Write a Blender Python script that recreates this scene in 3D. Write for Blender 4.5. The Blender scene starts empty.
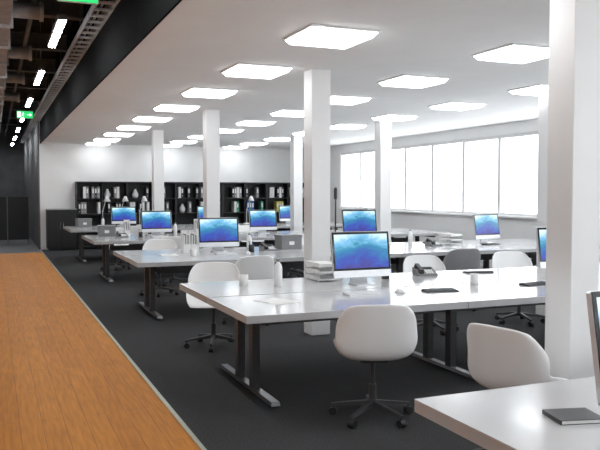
import bpy, bmesh, math, random
from mathutils import Vector, Matrix, Euler

random.seed(7)
C = bpy.context.scene.collection
R = math.radians

# ------------------------------------------------------------------ camera, sky, exposure
F_PX = 738.0
CAM_H = 1.55
cam_d = bpy.data.cameras.new('camera')
cam_d.sensor_width = 36.0
cam_d.lens = F_PX / 600.0 * 36.0
cam_d.clip_start = 0.05
cam_d.clip_end = 200
cam = bpy.data.objects.new('camera', cam_d)
C.objects.link(cam)
cam.location = (0, 0, CAM_H)
cam.rotation_euler = (R(90 - 2.56), 0, R(-22.57))
bpy.context.scene.camera = cam

world = bpy.data.worlds.new('overcast_sky')
bpy.context.scene.world = world
world.use_nodes = True
wn = world.node_tree.nodes
wn['Background'].inputs[0].default_value = (0.93, 0.97, 1.0, 1)
wn['Background'].inputs[1].default_value = 4.0

vs = bpy.context.scene.view_settings
vs.view_transform = 'Standard'
vs.look = 'None'
vs.gamma = 1.0
vs.use_curve_mapping = False
vs.exposure = 0.22

PANEL_L = 6.0      # recessed ceiling panels
TUBE_L = 47.0       # walkway linear lights

# ------------------------------------------------------------------ materials
def mat(name, col, rough=0.5, metal=0.0, spec=0.5, noise=0.0, scale=20.0, bump=0.0, stretch=None, coat=0.0):
    m = bpy.data.materials.new(name)
    m.use_nodes = True
    nt = m.node_tree
    b = nt.nodes['Principled BSDF']
    b.inputs['Base Color'].default_value = (*col, 1)
    b.inputs['Roughness'].default_value = rough
    b.inputs['Metallic'].default_value = metal
    b.inputs['Specular IOR Level'].default_value = spec
    b.inputs['Coat Weight'].default_value = coat
    b.inputs['Coat Roughness'].default_value = 0.08
    if noise or bump:
        tc = nt.nodes.new('ShaderNodeTexCoord')
        mp = nt.nodes.new('ShaderNodeMapping')
        if stretch:
            mp.inputs['Scale'].default_value = stretch
        nt.links.new(tc.outputs['Object'], mp.inputs['Vector'])
        n = nt.nodes.new('ShaderNodeTexNoise')
        n.inputs['Scale'].default_value = scale
        n.inputs['Detail'].default_value = 4
        nt.links.new(mp.outputs['Vector'], n.inputs['Vector'])
        if noise:
            r = nt.nodes.new('ShaderNodeValToRGB')
            r.color_ramp.elements[0].position = 0.3
            r.color_ramp.elements[1].position = 0.7
            r.color_ramp.elements[0].color = (*[c * (1 - noise) for c in col], 1)
            r.color_ramp.elements[1].color = (*[min(1, c * (1 + noise)) for c in col], 1)
            nt.links.new(n.outputs['Fac'], r.inputs['Fac'])
            nt.links.new(r.outputs['Color'], b.inputs['Base Color'])
        if bump:
            bp = nt.nodes.new('ShaderNodeBump')
            bp.inputs['Strength'].default_value = bump
            bp.inputs['Distance'].default_value = 0.01
            nt.links.new(n.outputs['Fac'], bp.inputs['Height'])
            nt.links.new(bp.outputs['Normal'], b.inputs['Normal'])
    return m

def emat(name, col, strength):
    m = bpy.data.materials.new(name)
    m.use_nodes = True
    nt = m.node_tree
    b = nt.nodes['Principled BSDF']
    b.inputs['Base Color'].default_value = (*col, 1)
    b.inputs['Emission Color'].default_value = (*col, 1)
    b.inputs['Emission Strength'].default_value = strength
    return m

def wood_mat():
    m = bpy.data.materials.new('oak_floor')
    m.use_nodes = True
    nt = m.node_tree
    b = nt.nodes['Principled BSDF']
    tc = nt.nodes.new('ShaderNodeTexCoord')
    mp = nt.nodes.new('ShaderNodeMapping')
    mp.inputs['Rotation'].default_value = (0, 0, R(90))
    nt.links.new(tc.outputs['Object'], mp.inputs['Vector'])
    br = nt.nodes.new('ShaderNodeTexBrick')
    br.inputs['Scale'].default_value = 1.0
    br.inputs['Brick Width'].default_value = 1.5
    br.inputs['Row Height'].default_value = 0.14
    br.inputs['Mortar Size'].default_value = 0.0015
    br.inputs['Color1'].default_value = (0.66, 0.255, 0.030, 1)
    br.inputs['Color2'].default_value = (0.58, 0.215, 0.022, 1)
    br.inputs['Mortar'].default_value = (0.25, 0.10, 0.035, 1)
    nt.links.new(mp.outputs['Vector'], br.inputs['Vector'])
    mp2 = nt.nodes.new('ShaderNodeMapping')
    mp2.inputs['Scale'].default_value = (14, 1.0, 1)
    nt.links.new(tc.outputs['Object'], mp2.inputs['Vector'])
    n = nt.nodes.new('ShaderNodeTexNoise')
    n.inputs['Scale'].default_value = 3.0
    n.inputs['Detail'].default_value = 6
    nt.links.new(mp2.outputs['Vector'], n.inputs['Vector'])
    r = nt.nodes.new('ShaderNodeValToRGB')
    r.color_ramp.elements[0].position = 0.3
    r.color_ramp.elements[1].position = 0.75
    r.color_ramp.elements[0].color = (0.78, 0.74, 0.7, 1)
    r.color_ramp.elements[1].color = (1.1, 1.1, 1.1, 1)
    nt.links.new(n.outputs['Fac'], r.inputs['Fac'])
    mx = nt.nodes.new('ShaderNodeMix')
    mx.data_type = 'RGBA'
    mx.blend_type = 'MULTIPLY'
    mx.inputs[0].default_value = 1.0
    nt.links.new(br.outputs['Color'], mx.inputs[6])
    nt.links.new(r.outputs['Color'], mx.inputs[7])
    nt.links.new(mx.outputs[2], b.inputs['Base Color'])
    b.inputs['Roughness'].default_value = 0.5
    b.inputs['Specular IOR Level'].default_value = 0.12
    return m

def glass_mat():
    m = bpy.data.materials.new('window_glass')
    m.use_nodes = True
    nt = m.node_tree
    out = nt.nodes['Material Output']
    nt.nodes.remove(nt.nodes['Principled BSDF'])
    t = nt.nodes.new('ShaderNodeBsdfTransparent')
    g = nt.nodes.new('ShaderNodeBsdfGlossy')
    g.inputs['Roughness'].default_value = 0.02
    mx = nt.nodes.new('ShaderNodeMixShader')
    mx.inputs[0].default_value = 0.06
    nt.links.new(t.outputs[0], mx.inputs[1])
    nt.links.new(g.outputs[0], mx.inputs[2])
    nt.links.new(mx.outputs[0], out.inputs['Surface'])
    return m

def screen_mat():
    """a picture on a lit screen: pale cyan above, teal, deep blue below"""
    m = bpy.data.materials.new('screen_wallpaper')
    m.use_nodes = True
    nt = m.node_tree
    b = nt.nodes['Principled BSDF']
    b.inputs['Base Color'].default_value = (0.01, 0.01, 0.02, 1)
    b.inputs['Roughness'].default_value = 0.25
    tc = nt.nodes.new('ShaderNodeTexCoord')
    sp = nt.nodes.new('ShaderNodeSeparateXYZ')
    nt.links.new(tc.outputs['Generated'], sp.inputs[0])
    n = nt.nodes.new('ShaderNodeTexNoise')
    n.inputs['Scale'].default_value = 4.0
    n.inputs['Detail'].default_value = 2
    n.inputs['Distortion'].default_value = 1.2
    nt.links.new(tc.outputs['Generated'], n.inputs['Vector'])
    # distance from the middle brightens the upper corners
    a1 = nt.nodes.new('ShaderNodeMath'); a1.operation = 'SUBTRACT'; a1.inputs[1].default_value = 0.5
    nt.links.new(sp.outputs['X'], a1.inputs[0])
    a2 = nt.nodes.new('ShaderNodeMath'); a2.operation = 'ABSOLUTE'
    nt.links.new(a1.outputs[0], a2.inputs[0])
    a3 = nt.nodes.new('ShaderNodeMath'); a3.operation = 'MULTIPLY_ADD'
    a3.inputs[1].default_value = 0.45
    nt.links.new(a2.outputs[0], a3.inputs[0])
    nt.links.new(sp.outputs['Z'], a3.inputs[2])
    a4 = nt.nodes.new('ShaderNodeMath'); a4.operation = 'MULTIPLY_ADD'
    a4.inputs[1].default_value = 0.55
    nt.links.new(n.outputs['Fac'], a4.inputs[0])
    nt.links.new(a3.outputs[0], a4.inputs[2])
    r = nt.nodes.new('ShaderNodeValToRGB')
    e = r.color_ramp.elements
    e[0].position = 0.22; e[0].color = (0.035, 0.012, 0.20, 1)
    e[1].position = 1.0; e[1].color = (0.72, 0.95, 1.0, 1)
    for p, c in ((0.40, (0.010, 0.05, 0.42, 1)), (0.58, (0.005, 0.14, 0.42, 1)),
                 (0.70, (0.01, 0.25, 0.42, 1)), (0.84, (0.18, 0.52, 0.80, 1))):
        k = e.new(p); k.color = c
    sc = nt.nodes.new('ShaderNodeMath'); sc.operation = 'MULTIPLY'; sc.inputs[1].default_value = 0.70
    nt.links.new(a4.outputs[0], sc.inputs[0])
    nt.links.new(sc.outputs[0], r.inputs['Fac'])
    nt.links.new(r.outputs['Color'], b.inputs['Emission Color'])
    b.inputs['Emission Strength'].default_value = 0.95
    return m

M = {}
M['ceiling'] = mat('ceiling_white', (0.90, 0.90, 0.90), 0.9, noise=0.015, scale=3)
M['wall'] = mat('wall_white', (0.88, 0.88, 0.88), 0.8, noise=0.015, scale=3)
M['column'] = mat('column_white', (0.88, 0.88, 0.88), 0.55, noise=0.015, scale=3)
M['carpet'] = mat('carpet_charcoal', (0.060, 0.060, 0.062), 0.95, spec=0.1, noise=0.35, scale=90, bump=0.6)
M['wood'] = wood_mat()
M['vinyl'] = mat('grey_vinyl', (0.15, 0.15, 0.155), 0.6, noise=0.1, scale=12)
M['strip'] = mat('brushed_steel_strip', (0.42, 0.44, 0.36), 0.4, 0.8, noise=0.1, scale=40)
M['black'] = mat('black_paint', (0.006, 0.006, 0.0065), 0.9, spec=0.05, noise=0.2, scale=6)
M['soffit'] = mat('dark_soffit', (0.020, 0.020, 0.022), 0.85, spec=0.2, noise=0.3, scale=4)
M['darkwall'] = mat('dark_grey_wall', (0.13, 0.13, 0.135), 0.8, noise=0.15, scale=3)
M['darkdoor'] = mat('door_dark', (0.018, 0.018, 0.02), 0.5, noise=0.1, scale=8)
M['duct'] = mat('galvanised_duct', (0.34, 0.34, 0.35), 0.5, 0.3, noise=0.25, scale=7)
M['tray'] = mat('galvanised_tray', (0.50, 0.50, 0.51), 0.5, 0.3, noise=0.2, scale=9)
M['beam'] = mat('painted_steel', (0.16, 0.16, 0.165), 0.6, noise=0.2, scale=7)
M['desk'] = mat('white_laminate', (0.57, 0.57, 0.575), 0.16, spec=0.55, noise=0.012, scale=5, coat=0.25)
M['desk_edge'] = mat('grey_edge_band', (0.42, 0.42, 0.43), 0.45, noise=0.03, scale=8)
M['desk_metal'] = mat('graphite_powder_coat', (0.055, 0.055, 0.058), 0.45, 0.2, noise=0.1, scale=20)
M['chrome'] = mat('polished_aluminium', (0.78, 0.78, 0.79), 0.16, 1.0, noise=0.03, scale=20)
M['alu'] = mat('satin_aluminium', (0.62, 0.63, 0.65), 0.35, 0.7, noise=0.03, scale=30)
M['foot_metal'] = mat('dark_satin_aluminium', (0.20, 0.20, 0.21), 0.3, 0.8, noise=0.05, scale=30)
M['shell'] = mat('white_moulded_plastic', (0.90, 0.90, 0.90), 0.32, noise=0.01, scale=6)
M['shell_grey'] = mat('grey_moulded_plastic', (0.30, 0.30, 0.31), 0.4, noise=0.03, scale=6)
M['castor'] = mat('black_rubber', (0.015, 0.015, 0.016), 0.5, noise=0.1, scale=30)
M['glass_black'] = mat('black_glass_border', (0.006, 0.006, 0.007), 0.08, noise=0.05, scale=9)
M['screen'] = screen_mat()
M['plastic_black'] = mat('black_plastic', (0.02, 0.02, 0.022), 0.4, noise=0.1, scale=30)
M['plastic_grey'] = mat('grey_plastic', (0.22, 0.22, 0.23), 0.5, noise=0.06, scale=30)
M['plastic_white'] = mat('white_plastic', (0.80, 0.80, 0.80), 0.35, noise=0.02, scale=20)
M['ceramic'] = mat('white_ceramic', (0.84, 0.84, 0.83), 0.15, noise=0.01, scale=20)
M['coffee'] = mat('coffee', (0.03, 0.012, 0.006), 0.1, noise=0.1, scale=20)
M['paper'] = mat('paper_white', (0.84, 0.84, 0.82), 0.8, noise=0.02, scale=60)
M['frame_win'] = mat('window_frame_grey', (0.75, 0.75, 0.75), 0.5, noise=0.03, scale=8)
M['sill'] = mat('sill_white', (0.80, 0.80, 0.80), 0.4, noise=0.02, scale=6)
M['glass'] = glass_mat()
M['panel'] = emat('light_diffuser', (0.94, 0.975, 1.0), PANEL_L)
M['tube'] = emat('linear_diffuser', (0.93, 0.975, 1.0), TUBE_L)
M['trim'] = mat('light_frame_white', (0.82, 0.82, 0.82), 0.5, noise=0.02, scale=10)
M['exit_green'] = emat('exit_green', (0.02, 0.55, 0.14), 1.1)
M['exit_white'] = emat('exit_white', (0.85, 1.0, 0.95), 1.2)
M['shelf_black'] = mat('black_shelving', (0.012, 0.012, 0.013), 0.5, noise=0.15, scale=8)
for nm, c in (('binder_white', (0.75, 0.75, 0.74)), ('binder_grey', (0.26, 0.26, 0.27)), ('binder_black', (0.025, 0.025, 0.027)),
              ('binder_green', (0.06, 0.30, 0.20)), ('binder_blue', (0.03, 0.08, 0.42)), ('binder_yellow', (0.62, 0.58, 0.10)),
              ('binder_purple', (0.16, 0.10, 0.42))):
    M[nm] = mat(nm, c, 0.55, noise=0.06, scale=20)

# ------------------------------------------------------------------ mesh helpers
class MB:
    def __init__(s):
        s.v = []; s.f = []; s.sm = []
    def add(s, vs_, fs, smooth=False):
        o = len(s.v)
        s.v += [tuple(x) for x in vs_]
        s.f += [tuple(i + o for i in f) for f in fs]
        s.sm += [smooth] * len(fs)
        return s
    def box(s, x0, x1, y0, y1, z0, z1, mtx=None):
        p = [Vector(q) for q in ((x0, y0, z0), (x1, y0, z0), (x1, y1, z0), (x0, y1, z0),
                                 (x0, y0, z1), (x1, y0, z1), (x1, y1, z1), (x0, y1, z1))]
        if mtx:
            p = [mtx @ q for q in p]
        return s.add(p, ((0, 3, 2, 1), (4, 5, 6, 7), (0, 1, 5, 4), (1, 2, 6, 5), (2, 3, 7, 6), (3, 0, 4, 7)))
    def cyl(s, p0, p1, r0, r1=None, n=12, smooth=True):
        r1 = r0 if r1 is None else r1
        p0 = Vector(p0); p1 = Vector(p1)
        d = (p1 - p0).normalized()
        a = d.orthogonal().normalized(); b = d.cross(a)
        vs_ = []
        for p, r in ((p0, r0), (p1, r1)):
            for i in range(n):
                t = 2 * math.pi * i / n
                vs_.append(p + a * (r * math.cos(t)) + b * (r * math.sin(t)))
        fs = [(i, (i + 1) % n, n + (i + 1) % n, n + i) for i in range(n)]
        s.add(vs_, fs, smooth)
        s.add(vs_[:n], (tuple(range(n))[::-1],))
        s.add(vs_[n:], (tuple(range(n)),))
        return s
    def lathe(s, prof, n=16, c=(0, 0, 0)):
        vs_ = []
        for r, z in prof:
            for i in range(n):
                t = 2 * math.pi * i / n
                vs_.append((c[0] + r * math.cos(t), c[1] + r * math.sin(t), c[2] + z))
        fs = []
        for k in range(len(prof) - 1):
            for i in range(n):
                j = (i + 1) % n
                fs.append((k * n + i, k * n + j, (k + 1) * n + j, (k + 1) * n + i))
        return s.add(vs_, fs, True)
    def rbox(s, x0, x1, z0, z1, y0, y1, r, seg=4):
        """rounded rectangle in the XZ plane with thickness along Y"""
        o = []
        for cx_, cz_, a0 in ((x1 - r, z1 - r, 0), (x0 + r, z1 - r, 90), (x0 + r, z0 + r, 180), (x1 - r, z0 + r, 270)):
            for k in range(seg + 1):
                a = R(a0 + 90 * k / seg)
                o.append((cx_ + r * math.cos(a), cz_ + r * math.sin(a)))
        n = len(o)
        vs_ = [(x, y0, z) for x, z in o] + [(x, y1, z) for x, z in o]
        fs = [tuple(range(n)), tuple(range(n, 2 * n))[::-1]]
        fs += [(i, n + i, n + (i + 1) % n, (i + 1) % n) for i in range(n)]
        return s.add(vs_, fs)
    def mesh(s, name):
        me = bpy.data.meshes.new(name)
        me.from_pydata(s.v, [], s.f)
        me.polygons.foreach_set('use_smooth', s.sm)
        me.update()
        return me
    def build(s, name, m, parent=None, bevel=0.0, label=None):
        o = bpy.data.objects.new(name, s.mesh(name))
        o.data.materials.append(M[m])
        C.objects.link(o)
        if parent:
            o.parent = parent
        if bevel:
            b = o.modifiers.new('bevel', 'BEVEL')
            b.width = bevel; b.segments = 2; b.limit_method = 'ANGLE'
        if label:
            o['label'] = label
        return o

def tag(o, label, cat, group=None):
    o['label'] = label
    o['category'] = cat
    if group:
        o['group'] = group
    return o

def thing(name, label, cat, loc=(0, 0, 0), rz=0.0, group=None):
    o = bpy.data.objects.new(name, None)
    C.objects.link(o)
    o.empty_display_size = 0.1
    o.location = loc
    o.rotation_euler = (0, 0, rz)
    return tag(o, label, cat, group)

def struct(o, label=None):
    o['kind'] = 'structure'
    if label:
        o['label'] = label
    return o

def share(src, parent, loc=None):
    c = src.copy()
    C.objects.link(c)
    c.parent = parent
    if loc is not None:
        c.location = loc
    return c

def dup(root, loc, rz, label, group=None):
    r = root.copy()
    C.objects.link(r)
    r.location = loc
    r.rotation_euler = (0, 0, rz)
    r['label'] = label
    if group:
        r['group'] = group
    for ch in list(root.children):
        c = share(ch, r)
        for g in list(ch.children):
            share(g, c)
    return r

class Proto:
    """first use moves the original, later uses copy it"""
    def __init__(s, root):
        s.root = root; s.used = False
    def at(s, loc, rz, label, group=None):
        if not s.used:
            s.used = True
            s.root.location = loc
            s.root.rotation_euler = (0, 0, rz)
            s.root['label'] = label
            if group:
                s.root['group'] = group
            return s.root
        return dup(s.root, loc, rz, label, group)

ORD = ['first', 'second', 'third', 'fourth', 'fifth', 'sixth', 'seventh', 'eighth', 'ninth', 'tenth', 'eleventh', 'twelfth']

# ------------------------------------------------------------------ the shell of the place
CE = 2.86          # white ceiling
XB = 1.20          # edge of the white ceiling / bulkhead
XW = 9.0           # window wall
YF = 20.95          # far wall
YE = 31.0          # end of the walkway
YB = -4.0          # wall behind the camera
XL = -2.4          # wall left of the walkway
SLAB = 4.15

struct(MB().box(1.16, XW, YB, YF, -0.05, 0.0).build('floor', 'carpet'), 'charcoal carpet under the white bench desks')
struct(MB().box(XL, 1.13, YB, 20.0, -0.05, 0.0).build('floor', 'wood'), 'orange oak boards of the walkway')
struct(MB().box(XL, 1.13, 20.0, YE, -0.05, 0.0).build('floor', 'vinyl'), 'grey floor where the oak walkway ends')
struct(MB().box(1.13, 1.16, YB, YF, -0.05, 0.004).build('trim_1', 'strip'), 'metal strip between oak boards and carpet')
struct(MB().box(XB, XW, YB, YF, CE, CE + 0.06).build('ceiling', 'ceiling'), 'white office ceiling')
struct(MB().box(XL, XB + 0.05, YB, YE, SLAB, SLAB + 0.1).build('ceiling', 'soffit'), 'dark open ceiling above the walkway')
struct(MB().box(XB - 0.02, XB, YB, YF, CE - 0.02, SLAB).build('trim_2', 'black'), 'black bulkhead along the edge of the white ceiling')
struct(MB().box(1.16, XW + 0.2, YF, YF + 0.15, 0, SLAB).build('wall_far', 'wall'), 'white wall at the far end of the office')
struct(MB().box(1.13, 1.16, YF, YE, 0, SLAB).build('wall_passage', 'darkwall'), 'dark side wall of the passage beyond')
struct(MB().box(XL, 1.3, YE, YE + 0.15, 0, SLAB).build('wall_end', 'darkwall'), 'dark grey wall at the end of the walkway')
struct(MB().box(XL - 0.15, XL, YB, YE, 0, SLAB).build('wall_left', 'wall'))

# window wall with openings
WY0, WP, WN = 0.0, 1.17, 19  # count includes unseen bays near and behind the camera, added for fill light
WY0 = 18.72 - WN * WP
SILL, HEAD = 1.10, 2.64
struct(MB().box(XW, XW + 0.2, YB, YF, 0, SILL).build('wall_right', 'wall'), 'white wall below the windows')
struct(MB().box(XW, XW + 0.2, YB, YF, HEAD, CE + 0.3).build('wall_right', 'wall'), 'white wall above the windows')
struct(MB().box(XW, XW + 0.2, WY0 + WN * WP, YF, SILL, HEAD).build('wall_right', 'wall'), 'white wall between the windows and far wall')
struct(MB().box(XW, XW + 0.2, YB, WY0, SILL, HEAD).build('wall_right', 'wall'))
struct(MB().box(XW - 0.10, XW, WY0, WY0 + WN * WP, SILL - 0.03, SILL).build('trim_3', 'sill'), 'white window sill')
fr = MB()
for (a, b, c, d) in ((0, WP, SILL, SILL + 0.05), (0, WP, HEAD - 0.06, HEAD)):
    fr.box(0, 0.1, a, b, c, d)
fr.box(0, 0.1, 0, 0.04, SILL + 0.05, HEAD - 0.06)
fr.box(0, 0.1, WP - 0.04, WP, SILL + 0.05, HEAD - 0.06)
pane = MB().box(0.045, 0.051, 0.04, WP - 0.04, SILL + 0.05, HEAD - 0.06)
frm, pnm = fr.mesh('window_frame'), pane.mesh('pane')
frm.materials.append(M['frame_win']); pnm.materials.append(M['glass'])
for i in range(WN):
    w = bpy.data.objects.new('window_%d' % (i + 1), frm)
    C.objects.link(w)
    w.location = (XW + 0.02, WY0 + i * WP, 0)
    struct(w, 'tall bright window pane, %s from the far wall' % (ORD[WN - 1 - i] if WN - 1 - i < 12 else 'one far back'))
    p = bpy.data.objects.new('pane', pnm)
    C.objects.link(p); p.parent = w

# wall behind the camera; its unseen windows are added to light the chair backs
BN_, BX = 6, 1.75
struct(MB().box(XL - 0.15, XW + 0.2, YB - 0.2, YB, 0, SILL).box(XL - 0.15, XW + 0.2, YB - 0.2, YB, HEAD, SLAB)
       .box(XL - 0.15, BX, YB - 0.2, YB, SILL, HEAD).box(BX + BN_ * WP, XW + 0.2, YB - 0.2, YB, SILL, HEAD).build('wall_back', 'wall'))
for i in range(BN_):
    w = bpy.data.objects.new('window_%d' % (WN + i + 1), frm)
    C.objects.link(w)
    w.location = (BX + (i + 1) * WP, YB - 0.12, 0)
    w.rotation_euler = (0, 0, R(90))
    struct(w)
    p = bpy.data.objects.new('pane', pnm)
    C.objects.link(p); p.parent = w

# baseboards
struct(MB().box(1.17, XW, YF - 0.015, YF, 0, 0.09).build('baseboard_far', 'sill'))
struct(MB().box(XW - 0.015, XW, YB, YF, 0, 0.09).build('baseboard_right', 'sill'))

# square white columns standing in the aisles
colm = MB().box(0, 0.22, 0, 0.22, 0, CE)
for (x, y, lb) in ((3.15, 3.40, 'white square column nearest the camera at right'),
                   (3.15, 7.25, 'white square column behind the second bench desk'),
                   (3.15, 11.46, 'slim white column behind the third bench desk'),
                   (3.15, 15.65, 'slim white column in front of the bookcases'),
                   (6.35, 7.25, 'white column half hidden by the nearest column'),
                   (6.35, 11.56, 'white column standing against the bright windows'),
                   (6.35, 15.65, 'white column in front of the far bookcases, right side')):
    c = colm.build('column', 'column', bevel=0.006)
    c.location = (x, y, 0)
    struct(c, lb)

# dark freestanding partition at the far end of the walkway
t = thing('partition_screen', 'dark freestanding partition screen at the far end of the walkway', 'partition', (0.08, 24.0, 0))
for sx in (-1, 0, 1):
    p = MB().box(sx * 0.62 - 0.295, sx * 0.62 + 0.295, -0.02, 0.02, 0.10, 1.40).build('panel', 'darkdoor', t)
    MB().box(sx * 0.62 - 0.307, sx * 0.62 - 0.295, -0.025, 0.025, 0.08, 1.42).box(sx * 0.62 + 0.295, sx * 0.62 + 0.307, -0.025, 0.025, 0.08, 1.42).build('frame', 'beam', p)
for x in (-0.9, -0.31, 0.31, 0.9):
    MB().box(x - 0.02, x + 0.02, -0.2, 0.2, 0, 0.02).box(x - 0.015, x + 0.015, -0.015, 0.015, 0.02, 0.10).build('foot', 'beam', t)

# ------------------------------------------------------------------ recessed ceiling lights
def make_panel():
    t = thing('ceiling_light', 'recessed light', 'ceiling light')
    s = 0.31
    f = MB()
    f.box(-s, s, -s, -s + 0.02, -0.016, -0.001).box(-s, s, s - 0.02, s, -0.016, -0.001)
    f.box(-s, -s + 0.02, -s + 0.02, s - 0.02, -0.016, -0.001).box(s - 0.02, s, -s + 0.02, s - 0.02, -0.016, -0.001)
    f.build('frame', 'trim', t)
    # opal diffuser dropping a little below the ceiling, so it also washes the ceiling
    a, c = s - 0.02, s - 0.05
    MB().add([(-a, -a, -0.002), (a, -a, -0.002), (a, a, -0.002), (-a, a, -0.002), (-a, -a, -0.02), (a, -a, -0.02), (a, a, -0.02), (-a, a, -0.02),
              (-c, -c, -0.055), (c, -c, -0.055), (c, c, -0.055), (-c, c, -0.055)],
             ((0, 1, 2, 3), (8, 11, 10, 9), (0, 4, 5, 1), (1, 5, 6, 2), (2, 6, 7, 3), (3, 7, 4, 0),
              (4, 8, 9, 5), (5, 9, 10, 6), (6, 10, 11, 7), (7, 11, 8, 4))).build('diffuser', 'panel', t)
    return t
PN = Proto(make_panel())
ROWS = ((2.62, 'row beside the black bulkhead'), (4.55, 'middle row'), (6.45, 'row nearest the windows'))
for x, rn in ROWS:
    first = {2.62: 5.64, 4.55: 5.64, 6.45: 7.51}[x]
    ys = [5.64 + 1.87 * k for k in range(-4, 8)] + [20.36]
    k = 0
    for y in ys:
        if y < first - 0.1:
            PN.at((x, y, CE), 0, 'square recessed ceiling light of the %s, out of view overhead' % rn, 'ceiling lights out of view, ' + rn)
        else:
            PN.at((x, y, CE), 0, 'square recessed ceiling light, %s one in view along the %s' % (ORD[k], rn), 'recessed square ceiling lights')
            k += 1

# ------------------------------------------------------------------ walkway ceiling services
def make_linear():
    t = thing('linear_light', 'l', 'ceiling light')
    MB().box(-0.045, 0.045, -0.75, 0.75, 0.012, 0.07).build('housing', 'beam', t)
    MB().box(-0.035, 0.035, -0.74, 0.74, 0.0, 0.012).build('diffuser', 'tube', t)
    for y in (-0.55, 0.55):
        MB().cyl((0, y, 0.07), (0, y, SLAB - 3.28), 0.005, n=6).build('suspension_rod', 'beam', t)
    return t
LN = Proto(make_linear())
for k in range(-3, 7):
    y = 8.65 + 3.4 * k
    if k < 0:
        lb = 'slim linear light over the oak walkway, out of view overhead'
    else:
        lb = 'slim bright linear light over the walkway, %s one in view' % ORD[k]
    LN.at((0.68, y, 3.28), 0, lb, 'linear lights above the walkway' if k >= 0 else 'linear lights overhead')

# rectangular duct
d = thing('air_duct', 'large grey rectangular air duct running along the walkway ceiling', 'duct', (-0.22, 0, 3.32))
MB().box(-0.42, 0.42, -3.5, 30.5, 0, 0.5).build('duct_body', 'duct', d)
fl = MB().box(-0.45, 0.45, -0.02, 0.02, -0.03, 0.53)
f0 = fl.build('flange', 'tray', d)
f0.location = (0, 1.0, 0)
for i in range(1, 24):
    share(f0, d, (0, 1.0 + 1.25 * i, 0))
for y in range(0, 30, 3):
    MB().box(-0.40, -0.38, y, y + 0.02, 0.5, SLAB - 3.32).box(0.38, 0.40, y, y + 0.02, 0.5, SLAB - 3.32).build('hanger', 'beam', d)

# cable tray along the bulkhead
t = thing('cable_tray', 'grey ladder cable tray running beside the black bulkhead', 'cable tray', (1.08, 0, 3.42))
MB().box(-0.10, -0.085, -3.5, 30.5, 0, 0.07).build('side_rail', 'tray', t)
MB().box(0.085, 0.10, -3.5, 30.5, 0, 0.07).build('side_rail', 'tray', t)
r0 = MB().box(-0.085, 0.085, -0.03, 0.03, 0.0, 0.02).build('rung', 'tray', t)
r0.location = (0, 4.0, 0)
for i in range(1, 88):
    share(r0, t, (0, 4.0 + 0.3 * i, 0))
for j, x in enumerate((-0.06, -0.02, 0.03, 0.065)):
    MB().cyl((x, -3.5, 0.035), (x, 30.5, 0.035), 0.014, n=8).build('cable', ('plastic_black', 'plastic_grey')[j % 2], t)
for y in range(1, 30, 3):
    MB().cyl((0, y, 0.02), (0, y, SLAB - 3.42), 0.006, n=6).build('suspension_rod', 'beam', t)

# cross beams
for i, y in enumerate([5.6 + 2.45 * k for k in range(10)]):
    b = MB().box(XL, XB - 0.02, -0.09, 0.09, 0, 0.02).box(XL, XB - 0.02, -0.012, 0.012, 0.02, 0.24).box(XL, XB - 0.02, -0.09, 0.09, 0.24, 0.26).build('cross_beam', 'beam')
    b.location = (0, y, SLAB - 0.26)
    tag(b, 'grey steel beam across the walkway ceiling, %s from the camera' % ORD[i], 'beam', 'beams across the walkway ceiling')
# branch ducts seen as short grey bars between the main duct and the tray
for i, y in enumerate((8.9, 11.6, 14.2, 17.0)):
    b = thing('branch_duct', 'short round branch duct leaving the grey air duct, %s from the camera' % ORD[i], 'duct', (0.2, y, 3.58), 0, 'branch ducts')
    MB().cyl((0, 0, 0), (0.34, 0, 0), 0.09, n=16).build('duct_body', 'duct', b)
    MB().cyl((0.32, 0, 0), (0.36, 0, 0), 0.11, n=16).build('end_collar', 'tray', b)
tag(MB().cyl((0.47, -3.5, 3.72), (0.47, 30.5, 3.72), 0.03, n=10).build('sprinkler_pipe', 'beam'), 'thin dark pipe running the length of the walkway ceiling', 'pipe')

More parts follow.
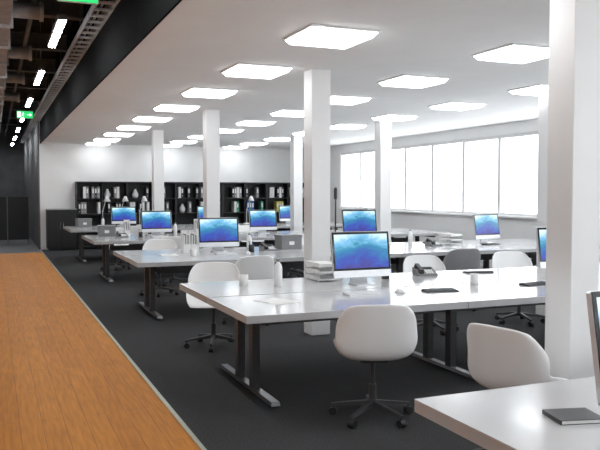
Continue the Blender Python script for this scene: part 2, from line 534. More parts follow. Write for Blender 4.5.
# exit signs
def make_exit():
    t = thing('exit_sign', 'e', 'sign')
    MB().rbox(-0.17, 0.17, 0, 0.16, 0.003, 0.035, 0.008).build('housing', 'trim', t)
    g = MB().box(-0.165, 0.165, 0.0005, 0.003, 0.005, 0.155).build('sign_face', 'exit_green', t)
    # white door with running figure at left, arrow at right
    MB().box(-0.155, -0.085, -0.001, 0.0005, 0.02, 0.14).build('door_symbol', 'exit_white', g)
    m = MB()
    m.cyl((-0.035, -0.001, 0.122), (-0.035, 0.0005, 0.122), 0.011, n=12)
    for a, b_, w_ in (((-0.035, 0.108), (-0.05, 0.07), 0.011), ((-0.05, 0.07), (-0.025, 0.05), 0.008), ((-0.025, 0.05), (-0.035, 0.025), 0.007),
                      ((-0.05, 0.07), (-0.066, 0.045), 0.008), ((-0.066, 0.045), (-0.08, 0.04), 0.007), ((-0.036, 0.1), (-0.066, 0.09), 0.006), ((-0.038, 0.1), (-0.012, 0.085), 0.006)):
        u = Vector((b_[0] - a[0], 0, b_[1] - a[1])); n = Vector((-u.z, 0, u.x)).normalized() * (w_ / 2)
        A = Vector((a[0], 0, a[1])); B = Vector((b_[0], 0, b_[1]))
        q = [A + n, B + n, B - n, A - n]
        m.add([(p.x, -0.001, p.z) for p in q] + [(p.x, 0.0005, p.z) for p in q],
              ((0, 1, 2, 3), (7, 6, 5, 4), (0, 4, 5, 1), (1, 5, 6, 2), (2, 6, 7, 3), (3, 7, 4, 0)))
    m.build('running_figure', 'exit_white', g)
    MB().box(0.04, 0.10, -0.001, 0.0005, 0.072, 0.088).add(
        [(0.10, -0.001, 0.045), (0.10, -0.001, 0.115), (0.145, -0.001, 0.08), (0.10, 0.0005, 0.045), (0.10, 0.0005, 0.115), (0.145, 0.0005, 0.08)],
        ((0, 2, 1), (3, 4, 5), (0, 3, 5, 2), (2, 5, 4, 1), (1, 4, 3, 0))).build('arrow', 'exit_white', g)
    for x in (-0.12, 0.12):
        MB().cyl((x, 0.02, 0.16), (x, 0.02, SLAB - 3.17), 0.004, n=6).build('suspension_rod', 'beam', t)
    return t
EX = Proto(make_exit())
EX.at((0.70, 6.62, 3.17), 0, 'green exit sign hanging at the top edge, closest to the camera', 'exit signs over the walkway')
EX.at((0.68, 17.4, 3.17), 0, 'small green exit sign hanging far down the walkway', 'exit signs over the walkway')

# ------------------------------------------------------------------ bench desks
DZ = 0.73
BX0, BX1, BD = 1.53, 8.53, 1.90
def make_bench():
    t = thing('bench_desk', 'b', 'desk')
    L = BX1 - BX0
    n = 4
    w = L / n
    for j in (0, 1):
        for i in range(n):
            y0, y1 = (0, BD / 2 - 0.012) if j == 0 else (BD / 2 + 0.012, BD)
            x0, x1 = i * w + (0.002 if i else 0), (i + 1) * w - (0.002 if i < n - 1 else 0)
            p = MB().box(x0, x1, y0, y1, DZ - 0.008, DZ).build('tabletop', 'desk', t, bevel=0.002)
            MB().box(x0 + 0.001, x1 - 0.001, y0 + 0.001, y1 - 0.001, DZ - 0.052, DZ - 0.008).build('edge_band', 'desk_edge', p)
    for x in (0.32, 2.12, 3.92, 5.72, 6.68):
        foot = MB().add([(x - 0.035, 0.30, 0.012), (x + 0.035, 0.30, 0.012), (x + 0.035, BD - 0.30, 0.012), (x - 0.035, BD - 0.30, 0.012),
                         (x - 0.03, 0.31, 0.04), (x + 0.03, 0.31, 0.04), (x + 0.03, BD - 0.31, 0.04), (x - 0.03, BD - 0.31, 0.04)],
                        ((0, 3, 2, 1), (4, 5, 6, 7), (0, 1, 5, 4), (1, 2, 6, 5), (2, 3, 7, 6), (3, 0, 4, 7))).build('foot', 'foot_metal', t)
        for y in (0.34, BD - 0.34):
            MB().cyl((x, y, 0), (x, y, 0.013), 0.022, n=10).build('leveller', 'castor', foot)
        MB().box(x - 0.03, x + 0.03, BD / 2 - 0.22, BD / 2 - 0.14, 0.04, DZ - 0.09).box(x - 0.03, x + 0.03, BD / 2 + 0.14, BD / 2 + 0.22, 0.04, DZ - 0.09).build('leg', 'desk_metal', t)
        MB().box(x - 0.025, x + 0.025, 0.12, BD - 0.12, DZ - 0.09, DZ - 0.052).build('cross_rail', 'desk_metal', t)
    MB().box(0.2, L - 0.2, BD / 2 - 0.13, BD / 2 - 0.09, DZ - 0.10, DZ - 0.052).box(0.2, L - 0.2, BD / 2 + 0.09, BD / 2 + 0.13, DZ - 0.10, DZ - 0.052).build('beam', 'desk_metal', t)
    MB().box(0.4, L - 0.4, BD / 2 - 0.10, BD / 2 + 0.10, 0.50, 0.51).box(0.4, L - 0.4, BD / 2 - 0.10, BD / 2 - 0.09, 0.51, 0.58).box(0.4, L - 0.4, BD / 2 + 0.09, BD / 2 + 0.10, 0.51, 0.58).build('cable_basket', 'desk_metal', t)
    return t
BN = Proto(make_bench())
BY = (0.60, 4.60, 8.57, 12.57, 16.55)
for y, lb in zip(BY, ('white bench desk in the lower right corner, closest to the camera',
                      'long white bench desk in the middle, carrying the largest blue screen',
                      'long white bench desk, second row behind the white chair backs',
                      'long white bench desk in the row before the last',
                      'long white bench desk in the last row before the bookcases')):
    BN.at((BX0, y, 0), 0, lb, 'rows of white bench desks')

# ------------------------------------------------------------------ all-in-one computers
def make_computer():
    t = thing('desktop_computer', 'c', 'computer')
    tilt = Matrix.Translation((0, 0, 0.07)) @ Matrix.Rotation(R(-9), 4, 'X')
    W, H = 0.57, 0.405
    def put(mb, name, m, parent):
        mb.v = [tuple(tilt @ Vector(p)) for p in mb.v]
        return mb.build(name, m, parent)
    body = put(MB().rbox(-W / 2, W / 2, 0, H, 0.006, 0.028, 0.012), 'housing', 'alu', t)
    # bulged back
    put(MB().add([(-0.22, 0.028, 0.04), (0.22, 0.028, 0.04), (0.22, 0.028, H - 0.04), (-0.22, 0.028, H - 0.04),
                  (-0.11, 0.055, 0.11), (0.11, 0.055, 0.11), (0.11, 0.055, H - 0.11), (-0.11, 0.055, H - 0.11)],
                 ((4, 7, 6, 5), (0, 4, 5, 1), (1, 5, 6, 2), (2, 6, 7, 3), (3, 7, 4, 0))), 'back_cover', 'alu', body)
    put(MB().box(-W / 2 + 0.003, W / 2 - 0.003, 0.003, 0.006, 0.062, H - 0.003), 'glass_border', 'glass_black', t)
    put(MB().rbox(-W / 2 + 0.002, W / 2 - 0.002, 0.002, 0.060, 0.002, 0.006, 0.008), 'chin', 'alu', t)
    # the screen is a flat lit sheet; its own axes carry the picture
    s = MB().box(-W / 2 + 0.022, W / 2 - 0.022, 0.001, 0.003, 0.080, H - 0.024).build('screen', 'screen', t)
    s.matrix_local = tilt
    # bent aluminium stand
    st = MB()
    prof = [(-0.06, 0.0), (-0.06, 0.008), (0.09, 0.008), (0.10, 0.0)]
    st.box(-0.095, 0.095, -0.07, 0.115, 0.0, 0.008)
    st.add([(-0.085, 0.095, 0.008), (0.085, 0.095, 0.008), (0.085, 0.113, 0.008), (-0.085, 0.113, 0.008),
            (-0.07, 0.058, 0.20), (0.07, 0.058, 0.20), (0.07, 0.074, 0.20), (-0.07, 0.074, 0.20)],
           ((0, 3, 2, 1), (4, 5, 6, 7), (0, 1, 5, 4), (1, 2, 6, 5), (2, 3, 7, 6), (3, 0, 4, 7)))
    st.box(-0.04, 0.04, 0.05, 0.085, 0.19, 0.24)
    st.build('stand', 'alu', t)
    return t
PC = Proto(make_computer())
G = 'silver desktop computers with blue screens'
RISE = 0.09
for x, y, rz, z, lb in (
        (3.01, 5.78, 0, DZ, 'silver computer with the largest fully visible blue screen, middle bench'),
        (5.25, 5.75, -6, DZ, 'silver computer half hidden behind the nearest white column'),
        (2.24, 1.96, 4, DZ, 'silver computer cut off by the right edge on the nearest desk'),
        (2.86, 9.75, 0, DZ, 'silver computer with blue screen left of the middle white column'),
        (5.03, 9.75, 0, DZ + RISE, 'silver computer on a riser, seen above the largest screen'),
        (7.33, 9.75, 12, DZ, 'silver computer with blue screen in front of the windows at right'),
        (2.82, 13.75, 0, DZ, 'silver computer with blue screen, second from the left'),
        (4.94, 13.75, 0, DZ, 'silver computer with blue screen directly before the far bookcases'),
        (2.86, 17.75, 0, DZ, 'silver computer with the small leftmost blue screen, last row'),
        (4.94, 17.75, 0, DZ, 'silver computer in the last row, second from the left'),
        (7.1, 17.75, 0, DZ, 'silver computer in the last row by the right-hand column'),
        (7.0, 13.75, 0, DZ, 'silver computer by the windows in the row before the last')):
    PC.at((x, y, z), R(rz), lb, G)
rs = thing('monitor_riser', 'white riser under the computer behind the largest screen', 'riser', (5.03, 9.77, DZ))
MB().box(-0.25, 0.25, -0.13, 0.13, RISE - 0.014, RISE).build('top', 'plastic_white', rs, bevel=0.003)
for sx in (-1, 1):
    MB().box(sx * 0.235 - 0.008, sx * 0.235 + 0.008, -0.12, 0.12, 0, RISE - 0.014).build('side', 'plastic_white', rs)

# ------------------------------------------------------------------ chairs
def shell_mesh(name):
    #        y      z     half width  side lift  side pull(forward)
    P = [(0.225, 0.425, 0.205, 0.005, 0.0), (0.205, 0.446, 0.225, 0.015, 0.0), (0.14, 0.452, 0.245, 0.04, 0.0),
         (0.06, 0.446, 0.258, 0.08, 0.0), (-0.03, 0.440, 0.264, 0.12, 0.0), (-0.12, 0.438, 0.266, 0.14, 0.005),
         (-0.19, 0.446, 0.266, 0.14, 0.03), (-0.228, 0.480, 0.266, 0.12, 0.06), (-0.242, 0.55, 0.264, 0.085, 0.085),
         (-0.252, 0.63, 0.260, 0.045, 0.09), (-0.262, 0.70, 0.252, 0.015, 0.08), (-0.272, 0.76, 0.238, -0.015, 0.065),
         (-0.279, 0.805, 0.215, -0.03, 0.05), (-0.283, 0.828, 0.185, -0.03, 0.035)]
    n = 16
    vs_, fs = [], []
    for (y, z, w, lift, pull) in P:
        for i in range(n + 1):
            u = -1 + 2 * i / n
            a = abs(u)
            k = a ** 3.2
            # edges bend smoothly up / forward
            vs_.append((w * math.sin(u * math.pi / 2 * 0.96) / math.sin(math.pi / 2 * 0.96), y + pull * a ** 2.2, z + lift * k))
    for r in range(len(P) - 1):
        for i in range(n):
            q = r * (n + 1) + i
            fs.append((q, q + n + 1, q + n + 2, q + 1))
    me = bpy.data.meshes.new(name)
    me.from_pydata(vs_, [], fs)
    me.polygons.foreach_set('use_smooth', [True] * len(fs))
    me.update()
    return me
def make_chair(m):
    t = thing('office_chair', 'c', 'chair')
    o = bpy.data.objects.new('shell', shell_mesh('shell'))
    o.data.materials.append(M[m])
    C.objects.link(o); o.parent = t
    s = o.modifiers.new('thickness', 'SOLIDIFY'); s.thickness = 0.012; s.offset = -1
    s2 = o.modifiers.new('smooth', 'SUBSURF'); s2.levels = 1; s2.render_levels = 1
    MB().box(-0.10, 0.10, -0.12, 0.12, 0.405, 0.428).build('seat_plate', 'desk_metal', t, bevel=0.006)
    MB().cyl((0, 0, 0.24), (0, 0, 0.406), 0.016).cyl((0, 0, 0.10), (0, 0, 0.24), 0.026).build('stem', 'desk_metal', t)
    MB().cyl((0, 0, 0.085), (0, 0, 0.135), 0.038, 0.03).build('hub', 'desk_metal', t)
    for k in range(5):
        a = 2 * math.pi * k / 5 + 0.3
        mt = Matrix.Rotation(a, 4, 'Z')
        q = [(0.03, -0.022, 0.09), (0.29, -0.012, 0.066), (0.29, 0.012, 0.066), (0.03, 0.022, 0.09),
             (0.03, -0.02, 0.125), (0.29, -0.009, 0.084), (0.29, 0.009, 0.084), (0.03, 0.02, 0.125)]
        lg = MB().add([mt @ Vector(p) for p in q], ((0, 3, 2, 1), (4, 5, 6, 7), (0, 1, 5, 4), (1, 2, 6, 5), (2, 3, 7, 6), (3, 0, 4, 7))).build('leg', 'desk_metal', t)
        c0 = mt @ Vector((0.275, -0.022, 0.028)); c1 = mt @ Vector((0.275, 0.022, 0.028))
        s0 = mt @ Vector((0.275, 0, 0.03)); s1 = mt @ Vector((0.275, 0, 0.07))
        MB().cyl(c0, c1, 0.028, n=12).cyl(s0, s1, 0.008, n=8).build('castor', 'castor', lg)
    return t
CHW = Proto(make_chair('shell'))
CHG = Proto(make_chair('shell_grey'))
GC = 'white moulded shell chairs on castors'
for x, y, rz, lb in (
        (2.38, 4.43, -20, 'white shell chair pushed under the front of the middle bench desk'),
        (2.77, 3.33, -76, 'white shell chair in front of the nearest white column'),
        (2.02, 7.12, 160, 'white shell chair behind the left end of the middle bench'),
        (2.74, 8.20, 5, 'white shell chair facing the screen left of the middle column'),
        (4.50, 7.00, 175, 'white shell chair behind the middle bench, right of the largest screen'),
        (5.75, 7.05, 170, 'white shell chair behind the middle bench, closest to the windows'),
        (7.15, 8.15, 10, 'white shell chair before the computer that stands in front of the windows'),
        (2.30, 11.05, 165, 'white shell chair behind the left end of the second row'),
        (4.95, 11.00, 185, 'white shell chair behind the middle of the second row'),
        (6.05, 10.95, 175, 'white shell chair behind the second row, left of the window column'),
        (2.75, 12.18, -4, 'white shell chair facing the second screen from the left'),
        (4.85, 12.20, 8, 'white shell chair in front of the row before the last'),
        (2.25, 15.05, 172, 'white shell chair behind the left end of the row before the last'),
        (5.1, 15.00, 185, 'white shell chair behind the row before the last, centre'),
        (2.80, 16.15, 6, 'white shell chair facing the small leftmost screen'),
        (4.95, 16.15, 0, 'white shell chair in front of the last row, centre')):
    CHW.at((x, y, 0), R(rz), lb, GC)
CHG.at((5.62, 8.18, 0), R(-5), 'grey shell chair behind the middle bench, facing the raised computer')

# ------------------------------------------------------------------ things on the desks
def make_keyboard(mk, mb):
    t = thing('keyboard', 'k', 'keyboard')
    MB().add([(-0.145, -0.06, 0), (0.145, -0.06, 0), (0.145, 0.06, 0), (-0.145, 0.06, 0),
              (-0.143, -0.058, 0.007), (0.143, -0.058, 0.007), (0.143, 0.058, 0.016), (-0.143, 0.058, 0.016)],
             ((0, 3, 2, 1), (4, 5, 6, 7), (0, 1, 5, 4), (1, 2, 6, 5), (2, 3, 7, 6), (3, 0, 4, 7))).build('base', mb, t)
    for r in range(5):
        y = -0.045 + r * 0.0215
        z = 0.0085 + (y + 0.058) * 0.0776
        m = MB()
        for i in range(12):
            x = -0.138 + i * 0.0231
            m.box(x, x + 0.0195, y, y + 0.018, z - 0.004, z + 0.003)
        m.build('key_row', mk, t)
    return t
KB = Proto(make_keyboard('plastic_black', 'plastic_black'))
KW = Proto(make_keyboard('plastic_white', 'alu'))
KB.at((3.40, 5.16, DZ), R(-8), 'black keyboard lying right of the largest screen', 'black keyboards')
KB.at((4.42, 5.20, DZ), R(6), 'black keyboard beside the nearest white column', 'black keyboards')
KB.at((7.15, 9.45, DZ), R(10), 'black keyboard before the computer in front of the windows', 'black keyboards')
KB.at((4.55, 6.22, DZ), R(170), 'black keyboard at the far edge of the middle bench', 'black keyboards')
KW.at((2.72, 5.25, DZ), R(3), 'white keyboard in front of the largest screen', 'white keyboards')
KW.at((2.82, 9.32, DZ), 0, 'white keyboard in front of the screen left of the middle column', 'white keyboards')
KW.at((4.95, 9.30, DZ), 0, 'white keyboard in front of the raised computer', 'white keyboards')
KW.at((2.80, 13.3, DZ), 0, 'white keyboard in front of the second screen from the left', 'white keyboards')

def make_mouse():
    t = thing('computer_mouse', 'm', 'mouse')
    m = MB()
    n, rows = 14, 5
    vs_ = []
    for k in range(rows):
        ph = math.pi / 2 * k / (rows - 1)
        for i in range(n):
            a = 2 * math.pi * i / n
            vs_.append((0.030 * math.cos(a) * math.cos(ph), 0.054 * math.sin(a) * math.cos(ph), 0.002 + 0.032 * math.sin(ph)))
    fs = [(k * n + i, k * n + (i + 1) % n, (k + 1) * n + (i + 1) % n, (k + 1) * n + i) for k in range(rows - 1) for i in range(n)]
    m.add(vs_, fs, True).build('body', 'plastic_white', t)
    MB().box(-0.028, 0.028, -0.05, 0.05, 0, 0.003).build('base', 'plastic_grey', t)
    MB().cyl((-0.004, 0.028, 0.026), (0.004, 0.028, 0.026), 0.008, n=10).build('scroll_wheel', 'plastic_grey', t)
    return t
MS = Proto(make_mouse())
MS.at((3.05, 5.22, DZ), R(5), 'white mouse beside the keyboard under the largest screen', 'white mice')
MS.at((3.12, 9.30, DZ), 0, 'white mouse before the screen left of the middle column', 'white mice')
MS.at((4.80, 5.18, DZ), 0, 'white mouse next to the keyboard by the nearest column', 'white mice')

def make_phone():
    t = thing('desk_phone', 'p', 'phone')
    b = MB().add([(-0.10, -0.09, 0), (0.10, -0.09, 0), (0.10, 0.09, 0), (-0.10, 0.09, 0),
                  (-0.10, -0.09, 0.02), (0.10, -0.09, 0.02), (0.10, 0.09, 0.075), (-0.10, 0.09, 0.075)],
                 ((0, 3, 2, 1), (4, 5, 6, 7), (0, 1, 5, 4), (1, 2, 6, 5), (2, 3, 7, 6), (3, 0, 4, 7))).build('base', 'plastic_grey', t)
    mt = Matrix.Translation((0, 0, 0.0475)) @ Matrix.Rotation(math.atan2(0.055, 0.18), 4, 'X')
    MB().box(-0.085, -0.04, -0.085, -0.05, 0.001, 0.03, mt).box(-0.085, -0.04, 0.05, 0.085, 0.001, 0.03, mt).box(-0.08, -0.045, -0.085, 0.085, 0.022, 0.042, mt).build('handset', 'plastic_black', t)
    for r in range(4):
        for c_ in range(3):
            MB().box(-0.01 + c_ * 0.028, 0.010 + c_ * 0.028, -0.075 + r * 0.022, -0.060 + r * 0.022, 0.0, 0.006, mt).build('button', 'plastic_white', b)
    MB().box(-0.01, 0.08, 0.03, 0.075, 0.0, 0.003, mt).build('display', 'glass_black', t)
    return t
PH = Proto(make_phone())
PH.at((3.92, 6.22, DZ), R(-12), 'grey desk phone right of the largest screen', 'grey desk phones')
PH.at((3.55, 9.70, DZ), R(5), 'grey desk phone on the second row, behind the middle column', 'grey desk phones')
PH.at((6.2, 9.6, DZ), R(8), 'grey desk phone on the second row toward the windows', 'grey desk phones')
PH.at((2.15, 13.6, DZ), R(5), 'grey desk phone left of the second screen from the left', 'grey desk phones')

def make_mug():
    t = thing('mug', 'm', 'mug')
    MB().lathe([(0.001, 0.0), (0.036, 0.0), (0.040, 0.006), (0.040, 0.092), (0.036, 0.094), (0.035, 0.09), (0.035, 0.01), (0.001, 0.01)], 18).build('body', 'ceramic', t)
    h = MB()
    pts = [Vector((0.038 + 0.026 * math.sin(a), 0, 0.05 + 0.028 * math.cos(a))) for a in [math.pi * k / 6 for k in range(7)]]
    for a, b in zip(pts[:-1], pts[1:]):
        h.cyl(a, b, 0.005, n=6)
    h.build('handle', 'ceramic', t)
    MB().cyl((0, 0, 0.07), (0, 0, 0.072), 0.0352, n=18).build('coffee', 'coffee', t)
    return t
MG = Proto(make_mug())
MG.at((2.02, 6.15, DZ), R(30), 'white mug on the far left of the middle bench', 'white mugs')
MG.at((3.95, 5.45, DZ), R(200), 'white mug on the middle bench between two keyboards', 'white mugs')
MG.at((2.35, 9.2, DZ), R(120), 'white mug on the left end of the second row', 'white mugs')
MG.at((6.3, 5.6, DZ), R(40), 'white mug on the middle bench, behind the nearest column', 'white mugs')
MG.at((3.4, 13.2, DZ), R(0), 'white mug on the row before the last', 'white mugs')

def make_tray():
    t = thing('letter_tray', 'l', 'letter tray')
    for k in range(3):
        z = 0.012 + k * 0.062
        p = MB().box(-0.12, 0.12, -0.16, 0.16, z, z + 0.004).box(-0.12, -0.116, -0.16, 0.16, z + 0.004, z + 0.035).box(0.116, 0.12, -0.16, 0.16, z + 0.004, z + 0.035).box(-0.116, 0.116, 0.156, 0.16, z + 0.004, z + 0.035).build('tray', 'plastic_white', t)
        MB().box(-0.105, 0.105, -0.15, 0.148, z + 0.004, z + 0.010 + 0.008 * k).build('paper_stack', 'paper', p)
    m = MB()
    for sx in (-0.118, 0.118):
        for sy in (-0.14, 0.14):
            m.cyl((sx, sy, 0), (sx, sy, 0.15), 0.005, n=6)
    m.build('post', 'alu', t)
    return t
LT = Proto(make_tray())
LT.at((2.84, 6.27, DZ), R(2), 'three-tier letter tray behind the left edge of the largest screen', 'letter trays')
LT.at((6.6, 9.75, DZ), R(5), 'three-tier letter tray on the second row near the windows', 'letter trays')

# loose sheets, closed notebooks, a phone on the nearest desk
def sheet(x, y, rz, lb, w=0.21, l=0.297, n=1):
    o = MB()
    for k in range(n):
        a = Matrix.Rotation(R(3.0 * k), 4, 'Z')
        o.box(-w / 2, w / 2, -l / 2, l / 2, 0.0006 * k, 0.0006 * (k + 1), a)
    o = o.build('paper_sheets', 'paper')
    o.location = (x, y, DZ + 0.0005); o.rotation_euler = (0, 0, R(rz))
    return tag(o, lb, 'paper')
sheet(1.95, 5.15, 12, 'white papers at the left end of the middle bench', n=4)
sheet(2.1, 9.5, -8, 'white papers on the left end of the second row', n=3)

def notebook(x, y, rz, lb, cover, w=0.19, l=0.13, h=0.014):
    t = thing('notebook', lb, 'notebook', (x, y, DZ), R(rz))
    MB().box(-w / 2, w / 2, -l / 2, l / 2, h - 0.002, h).box(-w / 2, w / 2, -l / 2, l / 2, 0, 0.002).box(-w / 2, -w / 2 + 0.004, -l / 2, l / 2, 0.002, h - 0.002).build('cover', cover, t)
    MB().box(-w / 2 + 0.004, w / 2 - 0.003, -l / 2 + 0.003, l / 2 - 0.003, 0.002, h - 0.002).build('pages', 'paper', t)
    return t
notebook(1.93, 2.06, -14, 'dark notebook beside the computer on the nearest desk', 'plastic_black', 0.17, 0.14, 0.016)
notebook(6.55, 10.15, 12, 'black notebook on the second row near the windows', 'plastic_black', 0.28, 0.20, 0.016)

# slim black and white desk lamps
def make_lamp(m, arm):
    t = thing('desk_lamp', 'l', 'lamp')
    MB().lathe([(0.001, 0), (0.085, 0), (0.088, 0.008), (0.08, 0.018), (0.02, 0.024), (0.001, 0.024)], 20).build('base', m, t)
    MB().cyl((0, 0, 0.02), (0, 0, 0.36), 0.008, n=8).cyl((0, 0, 0.36), (0.10, 0, 0.66), 0.008, n=8).build('arm', arm, t)
    MB().cyl((0, -0.015, 0.36), (0, 0.015, 0.36), 0.016, n=10).build('joint', arm, t)
    MB().lathe([(0.018, 0.09), (0.03, 0.08), (0.085, -0.04), (0.082, -0.04), (0.026, 0.076)], 20, (0.12, 0, 0.63)).cyl((0.10, 0, 0.66), (0.12, 0, 0.715), 0.012, n=8).build('lamp_shade', m, t)
    return t
LW = Proto(make_lamp('plastic_white', 'alu'))
for x, y, rz, lb in ((2.42, 18.15, 20, 'white desk lamp in the last row, left of the leftmost screen'),
                     (2.86, 18.25, 10, 'white desk lamp in the last row, behind the leftmost screen'),
                     (3.30, 18.15, 5, 'white desk lamp in the last row, right of the leftmost screen'),
                     (6.05, 18.15, -30, 'white desk lamp in the last row before the far bookcases'),
                     (4.0, 14.1, 40, 'white desk lamp on the row before the last, beside the slim column')):
    LW.at((x, y, DZ), R(rz), lb, 'white desk lamps')

# tall dark object beside the middle column: a slim black reading lamp
t = thing('reading_lamp', 'slim black upright lamp right of the middle white column', 'lamp', (6.13, 12.95, DZ))
MB().lathe([(0.001, 0), (0.08, 0), (0.08, 0.012), (0.012, 0.02), (0.001, 0.02)], 18).build('base', 'plastic_black', t)
MB().cyl((0, 0, 0.015), (0, 0, 0.68), 0.014, n=10).build('pole', 'plastic_black', t)
MB().lathe([(0.001, 0.0), (0.03, 0.0), (0.035, 0.04), (0.035, 0.19), (0.022, 0.225), (0.001, 0.23)], 16, (0, 0, 0.68)).build('lamp_head', 'plastic_black', t)

# magazine files, pen cups, water bottles, boxes
def make_file(m):
    t = thing('magazine_file', 'f', 'magazine file')
    b = MB()
    prof = [(-0.12, 0), (0.12, 0), (0.12, 0.30), (0.02, 0.30), (-0.12, 0.12)]   # y, z outline of a cut-away side
    for x0_, x1_ in ((-0.05, -0.046), (0.046, 0.05)):
        n = len(prof)
        b.add([(x0_, y, z) for y, z in prof] + [(x1_, y, z) for y, z in prof],
              [tuple(range(n))[::-1], tuple(range(n, 2 * n))] + [(i, (i + 1) % n, n + (i + 1) % n, n + i) for i in range(n)])
    b.box(-0.046, 0.046, 0.116, 0.12, 0, 0.30).box(-0.046, 0.046, -0.12, -0.116, 0, 0.12).box(-0.046, 0.046, -0.116, 0.116, 0, 0.004)
    b.build('case', m, t)
    for k in range(5):
        MB().box(-0.040 + k * 0.016, -0.028 + k * 0.016, -0.10, 0.112, 0.004, 0.24 + 0.012 * (k % 3)).build('magazine', ('paper', 'plastic_grey')[k % 2], t)
    return t
FW = Proto(make_file('plastic_white'))
for x, y, lb in ((2.40, 9.80, 'white magazine file beside the screen left of the middle column, left one of two'),
                 (2.51, 9.81, 'white magazine file beside the screen left of the middle column, right one of two'),
                 (6.05, 13.9, 'white magazine file on the row before the last, by the black lamp'),
                 (3.62, 13.85, 'white magazine file on the row before the last, beside the slim column'),
                 (2.30, 13.95, 'white magazine file left of the second screen from the left'),
                 (3.55, 17.9, 'white magazine file in the last row, right of the leftmost screen')):
    FW.at((x, y, DZ), R(-4), lb, 'white magazine files')
def make_bottle():
    t = thing('water_bottle', 'b', 'bottle')
    MB().lathe([(0.001, 0), (0.033, 0), (0.036, 0.01), (0.036, 0.16), (0.028, 0.19), (0.015, 0.205), (0.015, 0.215), (0.001, 0.215)], 16).build('body', 'plastic_white', t)
    MB().cyl((0, 0, 0.2155), (0, 0, 0.24), 0.017, n=12).build('cap', 'plastic_grey', t)
    return t
WB = Proto(make_bottle())
for x, y, lb in ((2.28, 5.98, 'white water bottle at the left of the middle bench'),
                 (3.32, 9.85, 'white water bottle right of the screen beside the middle column'),
                 (6.0, 9.95, 'white water bottle on the second row toward the windows'),
                 (3.2, 13.9, 'white water bottle right of the second screen from the left'),
                 (2.35, 17.6, 'white water bottle left of the leftmost screen')):
    WB.at((x, y, DZ), 0, lb, 'white water bottles')
def make_pens():
    t = thing('pen_cup', 'p', 'pen cup')
    MB().lathe([(0.001, 0), (0.038, 0), (0.04, 0.1), (0.036, 0.1), (0.034, 0.006), (0.001, 0.006)], 16).build('cup', 'plastic_black', t)
    for k, (dx, dy) in enumerate(((0.015, 0.01), (-0.018, 0.006), (0.0, -0.02), (-0.006, 0.018))):
        MB().cyl((dx * 0.4, dy * 0.4, 0.008), (dx * 1.8, dy * 1.8, 0.15), 0.004, n=6).build('pen', ('binder_blue', 'plastic_black', 'plastic_grey', 'binder_green')[k], t)
    return t
PP = Proto(make_pens())
for x, y, lb in ((3.42, 6.12, 'black pen cup behind the right edge of the largest screen'),
                 (3.25, 9.55, 'black pen cup on the second row beside the middle column'),
                 (6.75, 10.0, 'black pen cup on the second row near the windows'),
                 (2.45, 13.4, 'black pen cup before the second screen from the left')):
    PP.at((x, y, DZ), 0, lb, 'black pen cups')
def make_box(m):
    t = thing('storage_box', 'b', 'box')
    MB().box(-0.16, 0.16, -0.12, 0.12, 0, 0.16).build('body', m, t, bevel=0.003)
    MB().box(-0.165, 0.165, -0.125, 0.125, 0.1605, 0.20).build('lid', m, t, bevel=0.003)
    MB().box(-0.04, 0.04, -0.124, -0.1205, 0.06, 0.11).build('label_plate', 'paper', t)
    return t
SB = Proto(make_box('plastic_grey'))
for x, y, rz, lb in ((3.95, 9.95, 4, 'grey lidded box on the second row behind the middle column'),
                     (1.95, 14.1, -6, 'grey lidded box on the left end of the row before the last'),
                     (1.95, 17.9, 8, 'grey lidded box on the left end of the last row')):
    SB.at((x, y, DZ), R(rz), lb, 'grey lidded boxes')

# ------------------------------------------------------------------ black bookcases along the far wall
UX0, UX1, NU, UT = 2.06, 8.82, 5, 1.80
UW = (UX1 - UX0) / NU
SH = (0.08, 0.52, 0.96, 1.38)
def make_case():
    t = thing('bookcase', 'b', 'bookcase')
    MB().box(0.003, 0.03, 0, 0.40, 0, UT).build('side_panel', 'shelf_black', t)
    MB().box(UW - 0.03, UW - 0.003, 0, 0.40, 0, UT).build('side_panel', 'shelf_black', t)
    MB().box(0.03, UW - 0.03, 0.385, 0.40, 0, UT).build('back_panel', 'shelf_black', t)
    MB().box(0.003, UW - 0.003, 0, 0.40, UT, UT + 0.03).build('top_panel', 'shelf_black', t)
    MB().box(UW / 2 - 0.012, UW / 2 + 0.012, 0.01, 0.385, 0.08, UT).build('divider', 'shelf_black', t)
    for z in SH:
        MB().box(0.03, UW - 0.03, 0.01, 0.385, z - 0.025, z).build('shelf', 'shelf_black', t)
    return t
BC = Proto(make_case())
CN = ('leftmost', 'second', 'middle', 'fourth', 'rightmost')
GAPS = ((0.045, UW / 2 - 0.02), (UW / 2 + 0.02, UW - 0.045))
protos = {}
def binder_mesh(colr):
    if colr in protos:
        return protos[colr]
    b = MB().box(0, 0.07, 0, 0.27, 0, 0.31)
    me = b.mesh('binder'); me.materials.append(M['binder_' + colr])
    l = MB().box(0.015, 0.055, -0.002, 0.0, 0.14, 0.26).mesh('spine_label'); l.materials.append(M['paper'])
    r = MB().cyl((0.035, -0.003, 0.06), (0.035, 0.0, 0.06), 0.012, n=10).mesh('finger_ring'); r.materials.append(M['alu'])
    protos[colr] = (me, l, r)
    return protos[colr]
def binder(x, y, z, colr, lb, grp):
    me, l, r = binder_mesh(colr)
    o = bpy.data.objects.new('ring_binder', me); C.objects.link(o)
    o.location = (x, y, z)
    tag(o, lb, 'binder', grp)
    for nm, d_ in (('spine_label', l), ('finger_ring', r)):
        c = bpy.data.objects.new(nm, d_); C.objects.link(c); c.parent = o
    return o
def vase_mesh():
    return MB().lathe([(0.001, 0), (0.05, 0), (0.085, 0.05), (0.09, 0.11), (0.06, 0.18), (0.03, 0.22), (0.038, 0.25), (0.034, 0.25), (0.026, 0.22), (0.001, 0.215)], 18).mesh('vase')
vm = vase_mesh(); vm.materials.append(M['ceramic'])
YC = YF - 0.42
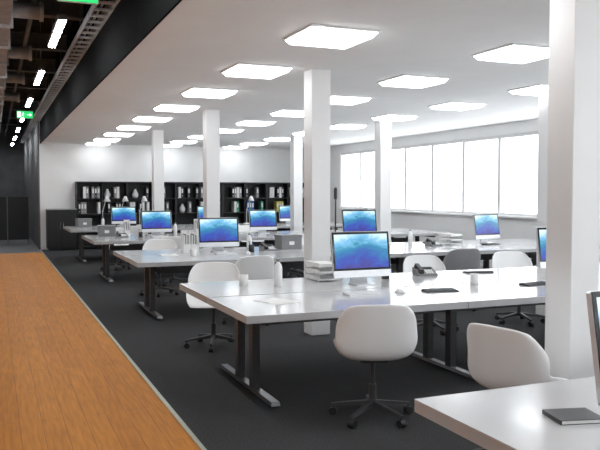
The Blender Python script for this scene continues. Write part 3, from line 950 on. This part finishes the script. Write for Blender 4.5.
rnd = random.Random(3)
PLANS = {3: 'upper', 2: 'second'}
for u in range(NU):
    x0 = UX0 + u * UW
    BC.at((x0, YC, 0), 0, 'black open bookcase against the far wall, %s of five' % CN[u], 'black bookcases')
    for si in (3, 2):
        for gi, (a, b) in enumerate(GAPS):
            side = ('left', 'right')[gi]
            where = '%s shelf, %s half of the %s bookcase' % ({3: 'top', 2: 'lower'}[si], side, CN[u])
            cnt = {}
            x = x0 + a + rnd.uniform(0.0, 0.08)
            if rnd.random() < 0.30:
                o = bpy.data.objects.new('vase', vm); C.objects.link(o)
                o.location = (x + 0.12, YC + 0.2, SH[si] + 0.001)
                tag(o, 'rounded white vase on the ' + where, 'vase')
                x += 0.28
            cols = [c for c in ('white', 'grey', 'black', 'grey', 'black')]
            if u in (3,) and si == 2:
                cols = ['green', 'green', 'blue', 'white']
            if u == 4 and si == 2:
                cols = ['yellow', 'purple', 'white']
            while x + 0.075 < x0 + b:
                if rnd.random() < 0.45:
                    x += rnd.uniform(0.05, 0.16)
                    continue
                c = rnd.choice(cols)
                cnt[c] = cnt.get(c, 0) + 1
                binder(x, YC + 0.05, SH[si] + 0.001, c, '%s %s binder from left, %s' % (ORD[cnt[c] - 1], c, where), 'ring binders in the bookcases')
                x += 0.073

# low black cabinet in the far left corner
t = thing('low_cabinet', 'low black two-door cabinet in the far left corner of the office', 'cabinet', (1.30, YF - 0.55, 0))
MB().box(0, 0.74, 0.02, 0.50, 0.06, 1.08).build('body', 'shelf_black', t)
MB().box(0.03, 0.71, 0.05, 0.48, 0, 0.06).build('plinth', 'plastic_black', t)
MB().box(-0.01, 0.75, -0.005, 0.51, 1.08, 1.105).build('top', 'desk_edge', t)
for sx in (0, 1):
    dd = MB().box(0.004 + 0.37 * sx, 0.366 + 0.37 * sx, 0, 0.02, 0.065, 1.075).build('door', 'shelf_black', t)
    MB().box(0.325 + 0.075 * sx, 0.337 + 0.075 * sx, -0.02, 0, 0.55, 0.75).build('handle', 'chrome', dd)
